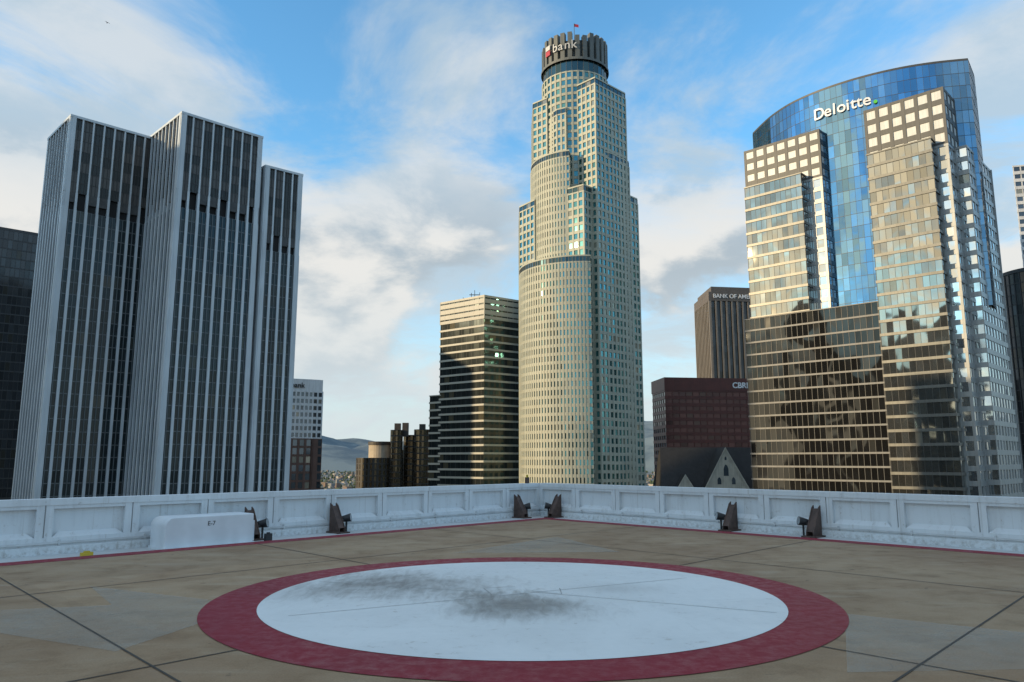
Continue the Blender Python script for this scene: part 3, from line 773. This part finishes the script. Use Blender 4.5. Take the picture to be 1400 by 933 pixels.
t.link(t.mix(ri_, (0.03, 0.05, 0.02), (0.08, 0.10, 0.05)), b.inputs['Base Color']); b.inputs['Roughness'].default_value = 0.9
vs, fs = [], []
for i in range(16000):
    r = 900 * (13 ** random.random()); th = random.uniform(-42, 42); x, y = r * math.sin(rad(th)), r * math.cos(rad(th))
    k = len(vs); R = random.uniform(5, 11); zc = GROUND + R * 0.9
    for (dx, dy, dz) in ((1, 0, 0), (0, 1, 0), (-1, 0, 0), (0, -1, 0), (0, 0, 1), (0, 0, -1)):
        q = random.uniform(.75, 1.25); vs.append((x + dx * R * q, y + dy * R * q, zc + dz * R * q))
    fs += [(k, k + 1, k + 4), (k + 1, k + 2, k + 4), (k + 2, k + 3, k + 4), (k + 3, k, k + 4), (k + 1, k, k + 5), (k + 2, k + 1, k + 5), (k + 3, k + 2, k + 5), (k, k + 3, k + 5)]
me = bpy.data.meshes.new('distant_trees'); me.from_pydata(vs, [], fs); me.materials.append(m_tr); link_obj('distant_trees', me)
m_hill, t, b = new_mat('hazy_hills')
pos = geo_pos(t)
c = t.mix(t.ramp(t.noise(pos, 0.0012, 6, 0.65), 0.4, 0.6), (0.09, 0.13, 0.16), (0.19, 0.23, 0.24))  # bluish air haze is put into the hill colours
t.link(c, b.inputs['Base Color']); b.inputs['Roughness'].default_value = 1
vs, fs = [], []
NA, NR = 260, 26
for i in range(NA):
    th = -60 + 120 * i / (NA - 1)
    for j in range(NR):
        r = 9500 + 8500 * j / (NR - 1); x, y = r * math.sin(rad(th)), r * math.cos(rad(th))
        env = math.sin(math.pi * min(1, j / (NR - 1) * 1.0)) ** 0.7 if 0 < j < NR - 1 else 0
        n = noise.fractal(Vector((x / 2600, y / 2600, 0.3)), 1.0, 2.1, 7)
        base = 560 + 260 * noise.noise(Vector((th / 11, 5.5, 0))) + (190 if th > 5 else 0)
        vs.append((x, y, GROUND - 5 + env * max(0, base + 380 * n)))
for i in range(NA - 1):
    for j in range(NR - 1):
        k = i * NR + j; fs.append((k, k + 1, k + NR + 1, k + NR))
me = bpy.data.meshes.new('hills'); me.from_pydata(vs, [], fs); me.materials.append(m_hill)
me.polygons.foreach_set('use_smooth', [True] * len(me.polygons)); link_obj('hills', me)

# ---- two birds -------------------------------------------------------------
for (x, y, z, rz) in ((-42.5, 70, 49.0, 0.4), (-40.8, 70, 45.6, -0.5)):
    mb = MB(); s = 0.17
    body = [(-.9, 0, 0), (-.3, .16, .05), (.5, .13, .04), (.9, 0, 0), (.5, -.13, .04), (-.3, -.16, .05)]
    mb.poly([(p[0] * s, p[1] * s, p[2] * s) for p in body], m_black)
    mb.poly([(p[0] * s, p[1] * s, -p[2] * s - .1 * s) for p in body[::-1]], m_black)
    for sg in (-1, 1):
        mb.poly([(-.25 * s, .12 * sg * s, .04 * s), (.35 * s, .12 * sg * s, .04 * s), (.15 * s, 1.0 * sg * s, .45 * s), (-.2 * s, 1.0 * sg * s, .45 * s)], m_black)
        mb.poly([(-.2 * s, 1.0 * sg * s, .45 * s), (.15 * s, 1.0 * sg * s, .45 * s), (-.35 * s, 2.0 * sg * s, .25 * s)], m_black)
    o = mb.obj('bird'); o.location = (x, y, z); o.rotation_euler = (0, 0, rz)
print('done', len(bpy.data.objects))
